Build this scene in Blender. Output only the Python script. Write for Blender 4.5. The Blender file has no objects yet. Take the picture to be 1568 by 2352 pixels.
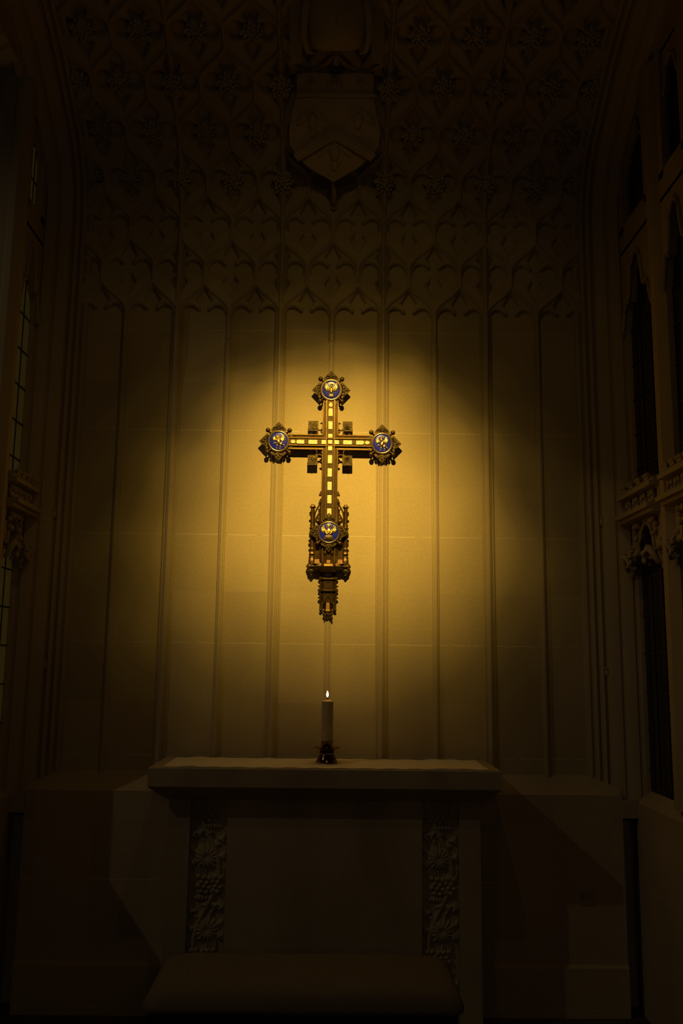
import bpy, bmesh, math, random
import numpy as np
from mathutils import Vector, Matrix
random.seed(7); PI = math.pi
S = bpy.context.scene; COL = S.collection

# ------------------------------------------------------------------ camera
F = 2050.0; PITCH = 9.4; YAW = -0.8; ROLL = 0.7
CAM = Vector((0.0, -5.0, 1.77))
ROT = Matrix.Rotation(math.radians(YAW), 4, 'Z') @ Matrix.Rotation(math.radians(90 + PITCH), 4, 'X') @ Matrix.Rotation(math.radians(ROLL), 4, 'Z')
cd = bpy.data.cameras.new('camera'); cam = bpy.data.objects.new('camera', cd); COL.objects.link(cam)
cam.matrix_world = Matrix.Translation(CAM) @ ROT
cd.sensor_fit = 'VERTICAL'; cd.sensor_height = 36.0; cd.lens = 36.0 * F / 2352
cd.clip_start = 0.05; cd.clip_end = 60
S.camera = cam
def at(px, py, Y):
    """point where the sight line of a place in the photograph meets the upright plane Y"""
    d = ROT.to_3x3() @ Vector(((px - 784) / F, -(py - 1176) / F, -1))
    t = (Y - CAM.y) / d.y
    return CAM + d * t
def zrow(py, Y):
    e = math.radians(PITCH) + math.atan((1176 - py) / F)
    return CAM.z + (Y - CAM.y) * math.tan(e)

# ------------------------------------------------------------------ materials
def nodes(m):
    m.use_nodes = True; nt = m.node_tree; nt.nodes.clear()
    o = nt.nodes.new('ShaderNodeOutputMaterial'); b = nt.nodes.new('ShaderNodeBsdfPrincipled')
    nt.links.new(b.outputs[0], o.inputs[0]); return nt, b
def N(nt, t, **k):
    n = nt.nodes.new(t)
    for a, v in k.items(): setattr(n, a, v)
    return n
def stone(name, c1, c2, joints=False, rough=.85, bump=.25, scale=2.2, grime=True):
    m = bpy.data.materials.new(name); nt, b = nodes(m); L = nt.links.new
    g = N(nt, 'ShaderNodeNewGeometry')
    mp = N(nt, 'ShaderNodeMapping'); mp.inputs['Scale'].default_value = (1, 1, .45); L(g.outputs['Position'], mp.inputs[0])
    n1 = N(nt, 'ShaderNodeTexNoise'); n1.inputs['Scale'].default_value = scale; n1.inputs['Detail'].default_value = 6; L(mp.outputs[0], n1.inputs['Vector'])
    r = N(nt, 'ShaderNodeValToRGB'); r.color_ramp.elements[0].position = .35; r.color_ramp.elements[1].position = .65
    r.color_ramp.elements[0].color = (*c1, 1); r.color_ramp.elements[1].color = (*c2, 1); L(n1.outputs[0], r.inputs[0])
    n2 = N(nt, 'ShaderNodeTexNoise'); n2.inputs['Scale'].default_value = 60; n2.inputs['Detail'].default_value = 5; L(g.outputs['Position'], n2.inputs['Vector'])
    mx = N(nt, 'ShaderNodeMixRGB', blend_type='MULTIPLY'); mx.inputs[0].default_value = .18
    L(r.outputs[0], mx.inputs[1]); L(n2.outputs[0], mx.inputs[2]); col = mx.outputs[0]
    hgt = n2.outputs[0]
    if joints:
        sp = N(nt, 'ShaderNodeSeparateXYZ'); L(g.outputs['Position'], sp.inputs[0])
        nw = N(nt, 'ShaderNodeTexNoise'); nw.inputs['Scale'].default_value = 9; L(g.outputs['Position'], nw.inputs['Vector'])
        def M(op, a, bb=None, c=None):
            n = N(nt, 'ShaderNodeMath', operation=op)
            for i, v in enumerate((a, bb, c)):
                if v is None: continue
                if isinstance(v, (int, float)): n.inputs[i].default_value = v
                else: L(v, n.inputs[i])
            return n.outputs[0]
        z = M('ADD', sp.outputs[2], M('MULTIPLY', nw.outputs[0], .006))
        fr = M('FRACT', M('DIVIDE', M('SUBTRACT', z, .02 + 1.84 - .003 - .605 * 4), .605))
        d = M('ABSOLUTE', M('SUBTRACT', fr, .5)); line = M('GREATER_THAN', d, .4972)
        ln = M('MULTIPLY', line, M('GREATER_THAN', nw.outputs[0], .36))
        # each block a touch lighter or darker
        ci = M('FLOOR', M('DIVIDE', M('SUBTRACT', z, 1.84 - .605 * 4.5), .605)); cx = M('FLOOR', M('DIVIDE', M('ADD', sp.outputs[0], 3.01 / 2 + 6.02), .301))
        wn = N(nt, 'ShaderNodeTexWhiteNoise', noise_dimensions='2D'); cb = N(nt, 'ShaderNodeCombineXYZ'); L(ci, cb.inputs[0]); L(cx, cb.inputs[1]); L(cb.outputs[0], wn.inputs['Vector'])
        mr = N(nt, 'ShaderNodeMapRange'); mr.inputs['To Min'].default_value = .9; mr.inputs['To Max'].default_value = 1.05; L(wn.outputs[0], mr.inputs[0])
        mv = N(nt, 'ShaderNodeMixRGB', blend_type='MULTIPLY'); mv.inputs[0].default_value = 1; L(col, mv.inputs[1]); L(mr.outputs[0], mv.inputs[2])
        ml = N(nt, 'ShaderNodeMixRGB'); L(ln, ml.inputs[0]); L(mv.outputs[0], ml.inputs[1]); ml.inputs[2].default_value = (.60, .52, .40, 1)
        col = ml.outputs[0]
    L(col, b.inputs['Base Color']); b.inputs['Roughness'].default_value = rough
    b.inputs['Specular IOR Level'].default_value = .25
    bp = N(nt, 'ShaderNodeBump'); bp.inputs['Strength'].default_value = bump; bp.inputs['Distance'].default_value = .004
    L(hgt, bp.inputs['Height']); L(bp.outputs[0], b.inputs['Normal'])
    return m
def simple(name, c, rough=.5, metal=0, c2=None, scale=60, bump=0, **kw):
    m = bpy.data.materials.new(name); nt, b = nodes(m); L = nt.links.new
    b.inputs['Roughness'].default_value = rough; b.inputs['Metallic'].default_value = metal
    tc = N(nt, 'ShaderNodeTexCoord'); n = N(nt, 'ShaderNodeTexNoise'); n.inputs['Scale'].default_value = scale; n.inputs['Detail'].default_value = 4
    L(tc.outputs['Object'], n.inputs['Vector'])
    r = N(nt, 'ShaderNodeValToRGB'); r.color_ramp.elements[0].position = .35; r.color_ramp.elements[1].position = .65
    r.color_ramp.elements[0].color = (*c, 1); r.color_ramp.elements[1].color = (*(c2 or c), 1)
    L(n.outputs[0], r.inputs[0]); L(r.outputs[0], b.inputs['Base Color'])
    if bump:
        bp = N(nt, 'ShaderNodeBump'); bp.inputs['Strength'].default_value = bump; bp.inputs['Distance'].default_value = .003
        L(n.outputs[0], bp.inputs['Height']); L(bp.outputs[0], b.inputs['Normal'])
    for k, v in kw.items(): b.inputs[k].default_value = v
    return m
STONE = stone('ashlar_stone', (.46, .37, .245), (.53, .43, .29), joints=True)
CARVE = stone('carved_stone', (.42, .34, .225), (.50, .40, .27))
ALTAR = stone('altar_stone', (.40, .33, .23), (.50, .42, .30), scale=4)
FLOOR = stone('floor_stone', (.10, .075, .06), (.16, .12, .09), scale=3, rough=.6)
BRONZE = simple('aged_bronze', (.105, .064, .024), .46, .8, (.07, .040, .015), 25, .03)
GILT = simple('gilt_edge', (.62, .42, .17), .28, 1, (.42, .27, .10), 150)
DARKB = simple('dark_carved_bronze', (.12, .085, .042), .45, .7, (.05, .034, .016), 260, .5)
GOLDF = simple('gold_relief', (.82, .62, .28), .33, 1, (.62, .42, .17), 200)
ENAMEL = simple('blue_enamel', (.008, .016, .55), .3, 0, (.012, .024, .68), 90)
SILVER = simple('silver_rim', (.95, .85, .66), .25, 1)
PEARL = simple('pale_pearl_stone', (.96, .86, .70), .3, 0, (.80, .62, .42), 130, .1)
AGATE = simple('veined_brown_stone', (.52, .30, .14), .35, 0, (.34, .18, .08), 180)
BRASS = simple('candlestick_brass', (.22, .13, .05), .13, 1, (.18, .10, .04), 40)
WAX = simple('cream_wax', (.62, .50, .30), .5, 0, (.55, .44, .26), 30, 0, **{'Subsurface Weight': .35, 'Subsurface Scale': .01})
WICK = simple('burnt_wick', (.01, .008, .006), .9)
LINEN = simple('linen_cloth', (.86, .76, .60), .9, 0, (.78, .68, .53), 300, .3)
FABRIC = simple('woven_upholstery', (.22, .18, .125), .95, 0, (.14, .115, .08), 320, 1.0)
WOOD = simple('dark_stained_wood', (.006, .004, .003), .7, 0, (.004, .003, .002), 20)
GLASSD = simple('night_dark_glass', (.012, .009, .008), .12, 0, (.02, .014, .01), 12)
GLASSL = simple('pale_obscured_glass', (.30, .24, .12), .3, 0, (.24, .19, .10), 5)
LEAD = simple('lead_strip', (.03, .03, .03), .6)
PLATE = simple('cream_plate', (.36, .30, .20), .5)
for mm, e in ((GLASSL, .010),):
    bb = [n for n in mm.node_tree.nodes if n.type == 'BSDF_PRINCIPLED'][0]
    bb.inputs['Emission Color'].default_value = (1, .74, .18, 1); bb.inputs['Emission Strength'].default_value = e
FLAME = bpy.data.materials.new('flame'); FLAME.use_nodes = True
_nt = FLAME.node_tree; _nt.nodes.clear(); _o = _nt.nodes.new('ShaderNodeOutputMaterial'); _e = _nt.nodes.new('ShaderNodeEmission')
_e.inputs[0].default_value = (1, .62, .22, 1); _e.inputs[1].default_value = 9; _nt.links.new(_e.outputs[0], _o.inputs[0])

# ------------------------------------------------------------------ mesh builder
class MB:
    def __init__(s): s.v = []; s.f = []
    def add(s, vs, fs):
        o = len(s.v); s.v += [tuple(a) for a in vs]; s.f += [[o + i for i in f] for f in fs]; return s
    def box(s, a, b):
        x0, y0, z0 = a; x1, y1, z1 = b
        return s.add([(x0,y0,z0),(x1,y0,z0),(x1,y1,z0),(x0,y1,z0),(x0,y0,z1),(x1,y0,z1),(x1,y1,z1),(x0,y1,z1)],
                     [(0,3,2,1),(4,5,6,7),(0,1,5,4),(1,2,6,5),(2,3,7,6),(3,0,4,7)])
    def loft(s, rings, caps=(True, True), closed=True):
        n = len(rings[0]); o = len(s.v); fs = []
        vs = [p for r in rings for p in r]
        for i in range(len(rings) - 1):
            for j in range(n if closed else n - 1):
                k = (j + 1) % n; fs.append((i*n+j, i*n+k, (i+1)*n+k, (i+1)*n+j))
        if closed and caps[0]: fs.append(tuple(range(n))[::-1])
        if closed and caps[1]: fs.append(tuple((len(rings)-1)*n + i for i in range(n)))
        return s.add(vs, fs)
    def prism(s, poly, n0, n1, inset=0):
        """polygon in (a,b), raised from n0 to n1 along the third axis, its front edge drawn in by inset"""
        rings = [[(a, b, n0) for a, b in poly]]
        if inset:
            cx = sum(a for a, b in poly)/len(poly); cy = sum(b for a, b in poly)/len(poly)
            def sh(k): return [(cx+(a-cx)*k, cy+(b-cy)*k) for a, b in poly]
            R = max(math.hypot(a-cx, b-cy) for a, b in poly)
            rings.append([(a, b, n1 - inset) for a, b in poly]); rings.append([(a, b, n1) for a, b in sh(1 - inset/R)])
        else: rings.append([(a, b, n1) for a, b in poly])
        return s.loft(rings)
    def ball(s, c, r, sc=(1,1,1), seg=12, rg=7, rot=0):
        rings = []; cr, sr = math.cos(rot), math.sin(rot)
        for i in range(1, rg):
            t = PI*i/rg
            ring = []
            for j in range(seg):
                p = 2*PI*j/seg
                x = r*sc[0]*math.sin(t)*math.cos(p); y = r*sc[1]*math.sin(t)*math.sin(p); z = r*sc[2]*math.cos(t)
                ring.append((c[0]+x*cr-y*sr, c[1]+x*sr+y*cr, c[2]+z))
            rings.append(ring)
        return s.loft(rings)
    def lathe(s, prof, c=(0,0), seg=24, axis='z', half=False):
        """(radius, height) pairs turned about an upright axis through c"""
        rings = []
        for r, h in prof:
            ring = []
            for j in range(seg):
                p = 2*PI*j/seg + (PI/seg if seg <= 8 else 0)
                if axis == 'z': ring.append((c[0]+r*math.cos(p), c[1]+r*math.sin(p), h))
                else: ring.append((c[0]+r*math.cos(p), h, c[1]+r*math.sin(p)))
            rings.append(ring)
        return s.loft(rings)
    def tube(s, path, r, seg=8, flat=1.0):
        pts = [Vector(p) for p in path]; rings = []; n = len(pts)
        rr = r if isinstance(r, (list, tuple)) else [r]*n
        for i, p in enumerate(pts):
            t = (pts[min(i+1, n-1)] - pts[max(i-1, 0)])
            if t.length < 1e-9: t = Vector((0,0,1))
            t.normalize(); up = Vector((0,0,1)) if abs(t.z) < .9 else Vector((1,0,0))
            a = t.cross(up).normalized(); b = t.cross(a).normalized()
            rings.append([tuple(p + a*math.cos(2*PI*j/seg)*rr[i] + b*math.sin(2*PI*j/seg)*rr[i]*flat) for j in range(seg)])
        return s.loft(rings)
    def build(s, name, mat, parent=None, T=None, smooth=False, origin=None, kind=None, label=None, autosm=None):
        vs = [T(*p) for p in s.v] if T else s.v
        o = Vector(origin) if origin is not None else (Vector(parent['_o']) if parent is not None else Vector((0,0,0)))
        me = bpy.data.meshes.new(name); me.from_pydata([tuple(Vector(p) - o) for p in vs], [], s.f); me.validate()
        bm = bmesh.new(); bm.from_mesh(me); bmesh.ops.recalc_face_normals(bm, faces=bm.faces)
        if autosm is not None:
            for f in bm.faces: f.smooth = True
            for e in bm.edges:
                if len(e.link_faces) == 2 and e.calc_face_angle(0) > autosm: e.smooth = False
        elif smooth:
            for f in bm.faces: f.smooth = True
        bm.to_mesh(me); bm.free(); me.materials.append(mat)
        ob = bpy.data.objects.new(name, me); COL.objects.link(ob)
        ob['_o'] = tuple(o)
        if parent is not None: ob.parent = parent
        else: ob.location = o
        if kind: ob['kind'] = kind
        if label: ob['label'] = label
        return ob
def thing(name, label, cat, loc, group=None):
    o = bpy.data.objects.new(name, None); COL.objects.link(o); o.location = loc; o['_o'] = tuple(loc)
    o.empty_display_size = .1; o['label'] = label; o['category'] = cat
    if group: o['group'] = group
    return o
def tag(o, label, cat, group=None):
    o['label'] = label; o['category'] = cat
    if group: o['group'] = group
    return o
def arc(cx, cy, r, a0, a1, n=12):
    return [(cx + r*math.cos(math.radians(a0+(a1-a0)*i/n)), cy + r*math.sin(math.radians(a0+(a1-a0)*i/n))) for i in range(n+1)]

# ------------------------------------------------------------------ wall section: upright, then coving forward into the vault
_P = [(0,0),(0,3.6),(0,4.2),(0,4.36),(-.015,4.47),(-.06,4.60),(-.16,4.743),(-.38,4.90),(-.61,5.05),(-.865,5.165),(-1.15,5.25),(-1.6,5.33),(-2.3,5.38),(-3.4,5.40),(-5.9,5.40)]
_c = []
for i in range(len(_P)-1):
    p0 = Vector(_P[max(i-1,0)]); p1 = Vector(_P[i]); p2 = Vector(_P[i+1]); p3 = Vector(_P[min(i+2,len(_P)-1)])
    if i < 2: 
        for k in range(10): _c.append(p1.lerp(p2, k/10))
        continue
    m1 = (p2-p0)*.5*min(1, (p2-p1).length/max(1e-6,(p1-p0).length)); m2 = (p3-p1)*.5*min(1, (p2-p1).length/max(1e-6,(p3-p2).length))
    for k in range(20):
        t = k/20; _c.append(p1*(2*t**3-3*t*t+1) + m1*(t**3-2*t*t+t) + p2*(-2*t**3+3*t*t) + m2*(t**3-t*t))
_c.append(Vector(_P[-1]))
CY = np.array([p[0] for p in _c]); CZ = np.array([p[1] for p in _c])
CS = np.concatenate([[0], np.cumsum(np.hypot(np.diff(CY), np.diff(CZ)))])
def path(s):
    s = np.asarray(s, float)
    y = np.interp(s, CS, CY); z = np.interp(s, CS, CZ); e = .02
    ty = np.interp(s+e, CS, CY) - np.interp(s-e, CS, CY); tz = np.interp(s+e, CS, CZ) - np.interp(s-e, CS, CZ)
    l = np.hypot(ty, tz); return y, z, -tz/l, ty/l       # point and the normal facing the room
BW = .602; W = BW/2; HW = W/2; P = .279; A0 = 3.955; TR = .178
def sst(a, b, x):
    t = np.clip((x-a)/(b-a), 0, 1); return t*t*(3-2*t)
def relief(x, s):
    k = np.floor((s-A0)/P); k = np.maximum(k, -1); t = s - A0 - k*P; t = np.where(s < A0-P, 0, t)
    off = np.where(np.mod(k, 2) == 0, HW, 0.0)            # even rows: tips over the lights; odd rows: over the ribs and mullions
    xo = np.abs(np.mod(x - off + W/2, W) - W/2)
    u = np.clip((t-(P-TR))/TR, 0, 1); f = .80*u*u*(3-2*u) + .20*u**1.3
    slope = HW/TR*(4.8*u*(1-u) + .26*u**.3)*(u > 0)
    d = np.abs(xo - f*HW)/np.sqrt(1+slope**2)
    d = np.minimum(d, np.where(t < .03, np.hypot(xo, t), 9))
    d2 = np.where(u > .8, np.abs(xo-HW), 9); d = np.minimum(d, np.hypot(d2, np.maximum(0, P-t)))
    sdf = np.full(x.shape, 9.0)
    for dk in (-1, 0, 1, 2):
        j = np.floor((s-A0)/P) + dk
        oj = np.where(np.mod(j, 2) == 0, HW, 0.0); dx = np.abs(np.mod(x-oj+W/2, W)-W/2); ds = s - (A0 + j*P - .195)
        side = np.hypot(dx-.080, ds-.0) - .045
        top = np.minimum(np.hypot(dx, ds-.082)-.036, np.maximum(dx*.86+(ds-.082)*.5-.0350, -(ds-.082)))
        bot = np.minimum(np.hypot(dx, ds+.085)-.036, np.maximum(dx*.86-(ds+.085)*.5-.0350, (ds+.085)))
        mid = np.maximum(dx-.052, np.abs(ds)-.022); neck = np.maximum(dx-.020, np.abs(ds)-.10)
        v = np.minimum.reduce([side, top, bot, mid, neck])
        v0 = np.minimum.reduce([side, top, mid, neck, np.maximum(dx-.131, ds)])
        v = np.where(j == 0, v0, np.where(j < 0, 9, v)); sdf = np.minimum(sdf, v)
    hp = .030*sst(-.001, .008, sdf) - .010*(1-sst(.008, .02, sdf))*sst(-.001, .008, sdf)*.6
    hr = .009*(1-sst(.007, .017, d)) + .008*(1-sst(.002, .008, d))
    return hp + np.where(sdf > .002, hr, 0)
def heightfield(name, s0, s1, ns, x0, x1, nx, mat, extra=None):
    xs = np.linspace(x0, x1, nx); ss = np.linspace(s0, s1, ns)
    X, SS = np.meshgrid(xs, ss); H = relief(X, SS)
    y, z, ny, nz = path(ss)
    V = np.stack([X, y[:,None]+ny[:,None]*H, z[:,None]+nz[:,None]*H], -1).reshape(-1, 3)
    i = np.arange((ns-1)*(nx-1)); r = i//(nx-1); c = i % (nx-1); a = r*nx+c
    Fq = np.stack([a, a+1, a+1+nx, a+nx], -1)
    me = bpy.data.meshes.new(name); n0 = len(V)
    ex_v, ex_f = extra or ([], [])
    V = np.concatenate([V, np.array(ex_v).reshape(-1, 3)]) if len(ex_v) else V
    fl = np.concatenate([Fq.reshape(-1), (np.array(ex_f).reshape(-1)+n0)]) if len(ex_f) else Fq.reshape(-1)
    nf = len(fl)//4
    me.vertices.add(len(V)); me.vertices.foreach_set('co', V.reshape(-1))
    me.loops.add(len(fl)); me.loops.foreach_set('vertex_index', fl.astype(np.int32))
    me.polygons.add(nf); me.polygons.foreach_set('loop_start', np.arange(nf, dtype=np.int32)*4); me.polygons.foreach_set('loop_total', np.full(nf, 4, np.int32))
    me.update(); me.validate(); me.materials.append(mat)
    ob = bpy.data.objects.new(name, me); COL.objects.link(ob); ob['_o'] = (0,0,0); ob['kind'] = 'structure'
    return ob
XW = 1.47
flat = ([(-XW,0,0),(XW,0,0),(XW,0,3.6),(-XW,0,3.6)], [(0,1,2,3)])
wall = heightfield('wall_back', 3.6, 4.40, 200, -XW, XW, 736, STONE, flat)
ohead = CS[-1]
ceil = heightfield('ceiling', 4.40, 6.05, 380, -XW, XW, 736, CARVE)
over = MB(); sv = np.linspace(6.05, ohead, 14); y, z, ny, nz = path(sv)
over.loft([[(-XW, a, b), (XW, a, b)] for a, b in zip(y, z)], closed=False); over.build('vault_soffit', CARVE, ceil)

def sweep(prof, s0, s1, x0=0, sgn=1, step=.05, low=None):
    """a moulding profile of (x, height) pairs swept up the wall and over the vault"""
    ss = [s0] + ([3.25, 3.35, 3.45, 3.55, 3.6] if low else []) + [s for s in np.arange(4.2, 6.2, step) if s0 < s < s1] + [s for s in np.arange(6.3, 9, .3) if s0 < s < s1] + [s1]
    ss = sorted(set(round(float(q), 5) for q in ss))
    y, z, ny, nz = path(ss); m = MB()
    hf = [1.0 if not low else float(low + (1-low)*sst(3.25, 3.6, q)) for q in ss]
    m.loft([[(x0 + sgn*a, yy + n1*h*k, zz + n2*h*k) for a, h in prof] for yy, zz, n1, n2, k in zip(y, z, ny, nz, hf)], closed=False)
    return m
rib_p = [(a, b*1.12) for a, b in [(-.036,-.002),(-.034,.012),(-.027,.020),(-.024,.012),(-.019,.014),(-.017,.028),(-.010,.034),(-.009,.040),(-.004,.046),(.004,.046),(.009,.040),(.010,.034),(.017,.028),(.019,.014),(.024,.012),(.027,.020),(.034,.012),(.036,-.002)]]
mul_p = [(a, b*1.22) for a, b in [(-.019,-.002),(-.018,.016),(-.011,.020),(-.009,.029),(-.003,.034),(.003,.034),(.009,.029),(.011,.020),(.018,.016),(.019,-.002)]]
for k in range(4):
    sweep(rib_p, 1.09, ohead, (k-1.5)*BW, low=.52).build('rib', CARVE, wall, autosm=.6)
for k in range(5):
    sweep(mul_p, 1.09, 3.602, (k-2)*BW, low=.33 if k == 2 else .62).build('mullion', CARVE, wall, autosm=.6)

# ledge and dado below the panels, with a plinth
d = MB(); X = 1.56
d.loft([[(-X, 0, 1.166), (X, 0, 1.166)], [(-X, -.15, 1.083), (X, -.15, 1.083)], [(-X, -.15, .25), (X, -.15, .25)], [(-X, -.165, .235), (X, -.165, .235)], [(-X, -.165, 0), (X, -.165, 0)]], closed=False)
d.build('dado', STONE, wall)

# jamb mouldings either side, running up and over the vault
jp = [(1.425,0),(1.432,.018),(1.447,.026),(1.457,.018),(1.462,.016),(1.466,.040),(1.478,.050),(1.490,.042),(1.494,.034),(1.500,.062),(1.512,.074),(1.522,.066),(1.528,.060),(1.534,.090),(1.545,.100),(1.592,.118),(1.597,.110),(1.606,.112),(1.612,.132),(1.622,.142),(1.660,.160),(1.665,.152),(1.675,.156),(1.682,.185),(1.712,.192)]
for i, sg in enumerate((-1, 1)):
    o = sweep(jp, 1.0, ohead, 0, sg).build('trim_%d' % (i+1), CARVE, autosm=.5, kind='structure')
    for s in (1.72, 2.55):     # little carved stops on the deep hollow
        m = MB(); m.ball((sg*1.528, -.078, s), .016, (.8, .8, 1.6)); m.ball((sg*1.522, -.083, s+.02), .009); m.ball((sg*1.534, -.083, s-.025), .008, (.7,1,1.6))
        m.build('carved_stop', CARVE, o, smooth=True)

# carved roses of the vault: one built, the rest copied
def rose_mesh():
    m = MB(); rnd = random.Random(3)
    m.ball((0,.004,.018), .034, (1,1,.7), 12, 6)
    for k in range(22):
        a = k*2.4; q = .010 + .046*math.sqrt(k/22); m.ball((q*math.cos(a), q*math.sin(a)*.95, .046-.45*q), rnd.uniform(.009,.0135), (rnd.uniform(.8,1.3), rnd.uniform(.8,1.2), 1.2), 8, 5, a)
    for a, l in ((-PI/2, .110), (-PI/2-.5, .092), (-PI/2+.5, .092), (PI/2, .068), (0, .066), (PI, .066), (PI/2-.7,.06), (PI/2+.7,.06)):
        c, s = math.cos(a), math.sin(a); w = .021
        m.loft([[(c*.02 - s*q*w, s*.02 + c*q*w, hh + .018) for q, hh in ((-1,-.01),(-.4,.004),(0,-.002),(.4,.004),(1,-.01),(0,-.016))],
                [(c*l*.6 - s*q*w*1.25, s*l*.6 + c*q*w*1.25, hh + .018) for q, hh in ((-1,-.012),(-.4,.006),(0,0),(.4,.006),(1,-.012),(0,-.018))],
                [(c*l - s*q*.002, s*l + c*q*.002, hh*.2 + .004) for q, hh in ((-1,-.01),(-.4,.004),(0,0),(.4,.004),(1,-.01),(0,-.014))]])
    return m
base_rose = None
for j in range(3, 8):
    s = A0 + j*P - .20; xs = [(k-4.5)*W for k in range(10)] if j % 2 == 0 else [(k-5)*W for k in range(11)]
    y, z, ny, nz = (float(v) for v in path(s)); ty, tz = nz, -ny
    for x in xs:
        if abs(x) < .28 and j in (4, 5, 6): continue
        if abs(x) < .10 and j == 3: continue
        x = max(-1.44, min(1.44, x))
        if base_rose is None:
            base_rose = rose_mesh().build('carved_rose', CARVE, ceil, smooth=False); o = base_rose
        else:
            o = base_rose.copy(); COL.objects.link(o)
        o.parent = ceil
        hh = .028 if abs(x/BW-.5-round(x/BW-.5)) < .02 else .004
        M3 = Matrix(((1,0,0),(0,ty,ny),(0,tz,nz))) @ Matrix.Rotation(random.uniform(-.12,.12), 3, 'Z') @ Matrix.Scale(random.uniform(1.0,1.1), 3)
        mw = M3.to_4x4(); mw.translation = Vector((x, y+ny*hh, z+nz*hh)); o.matrix_local = mw

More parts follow.
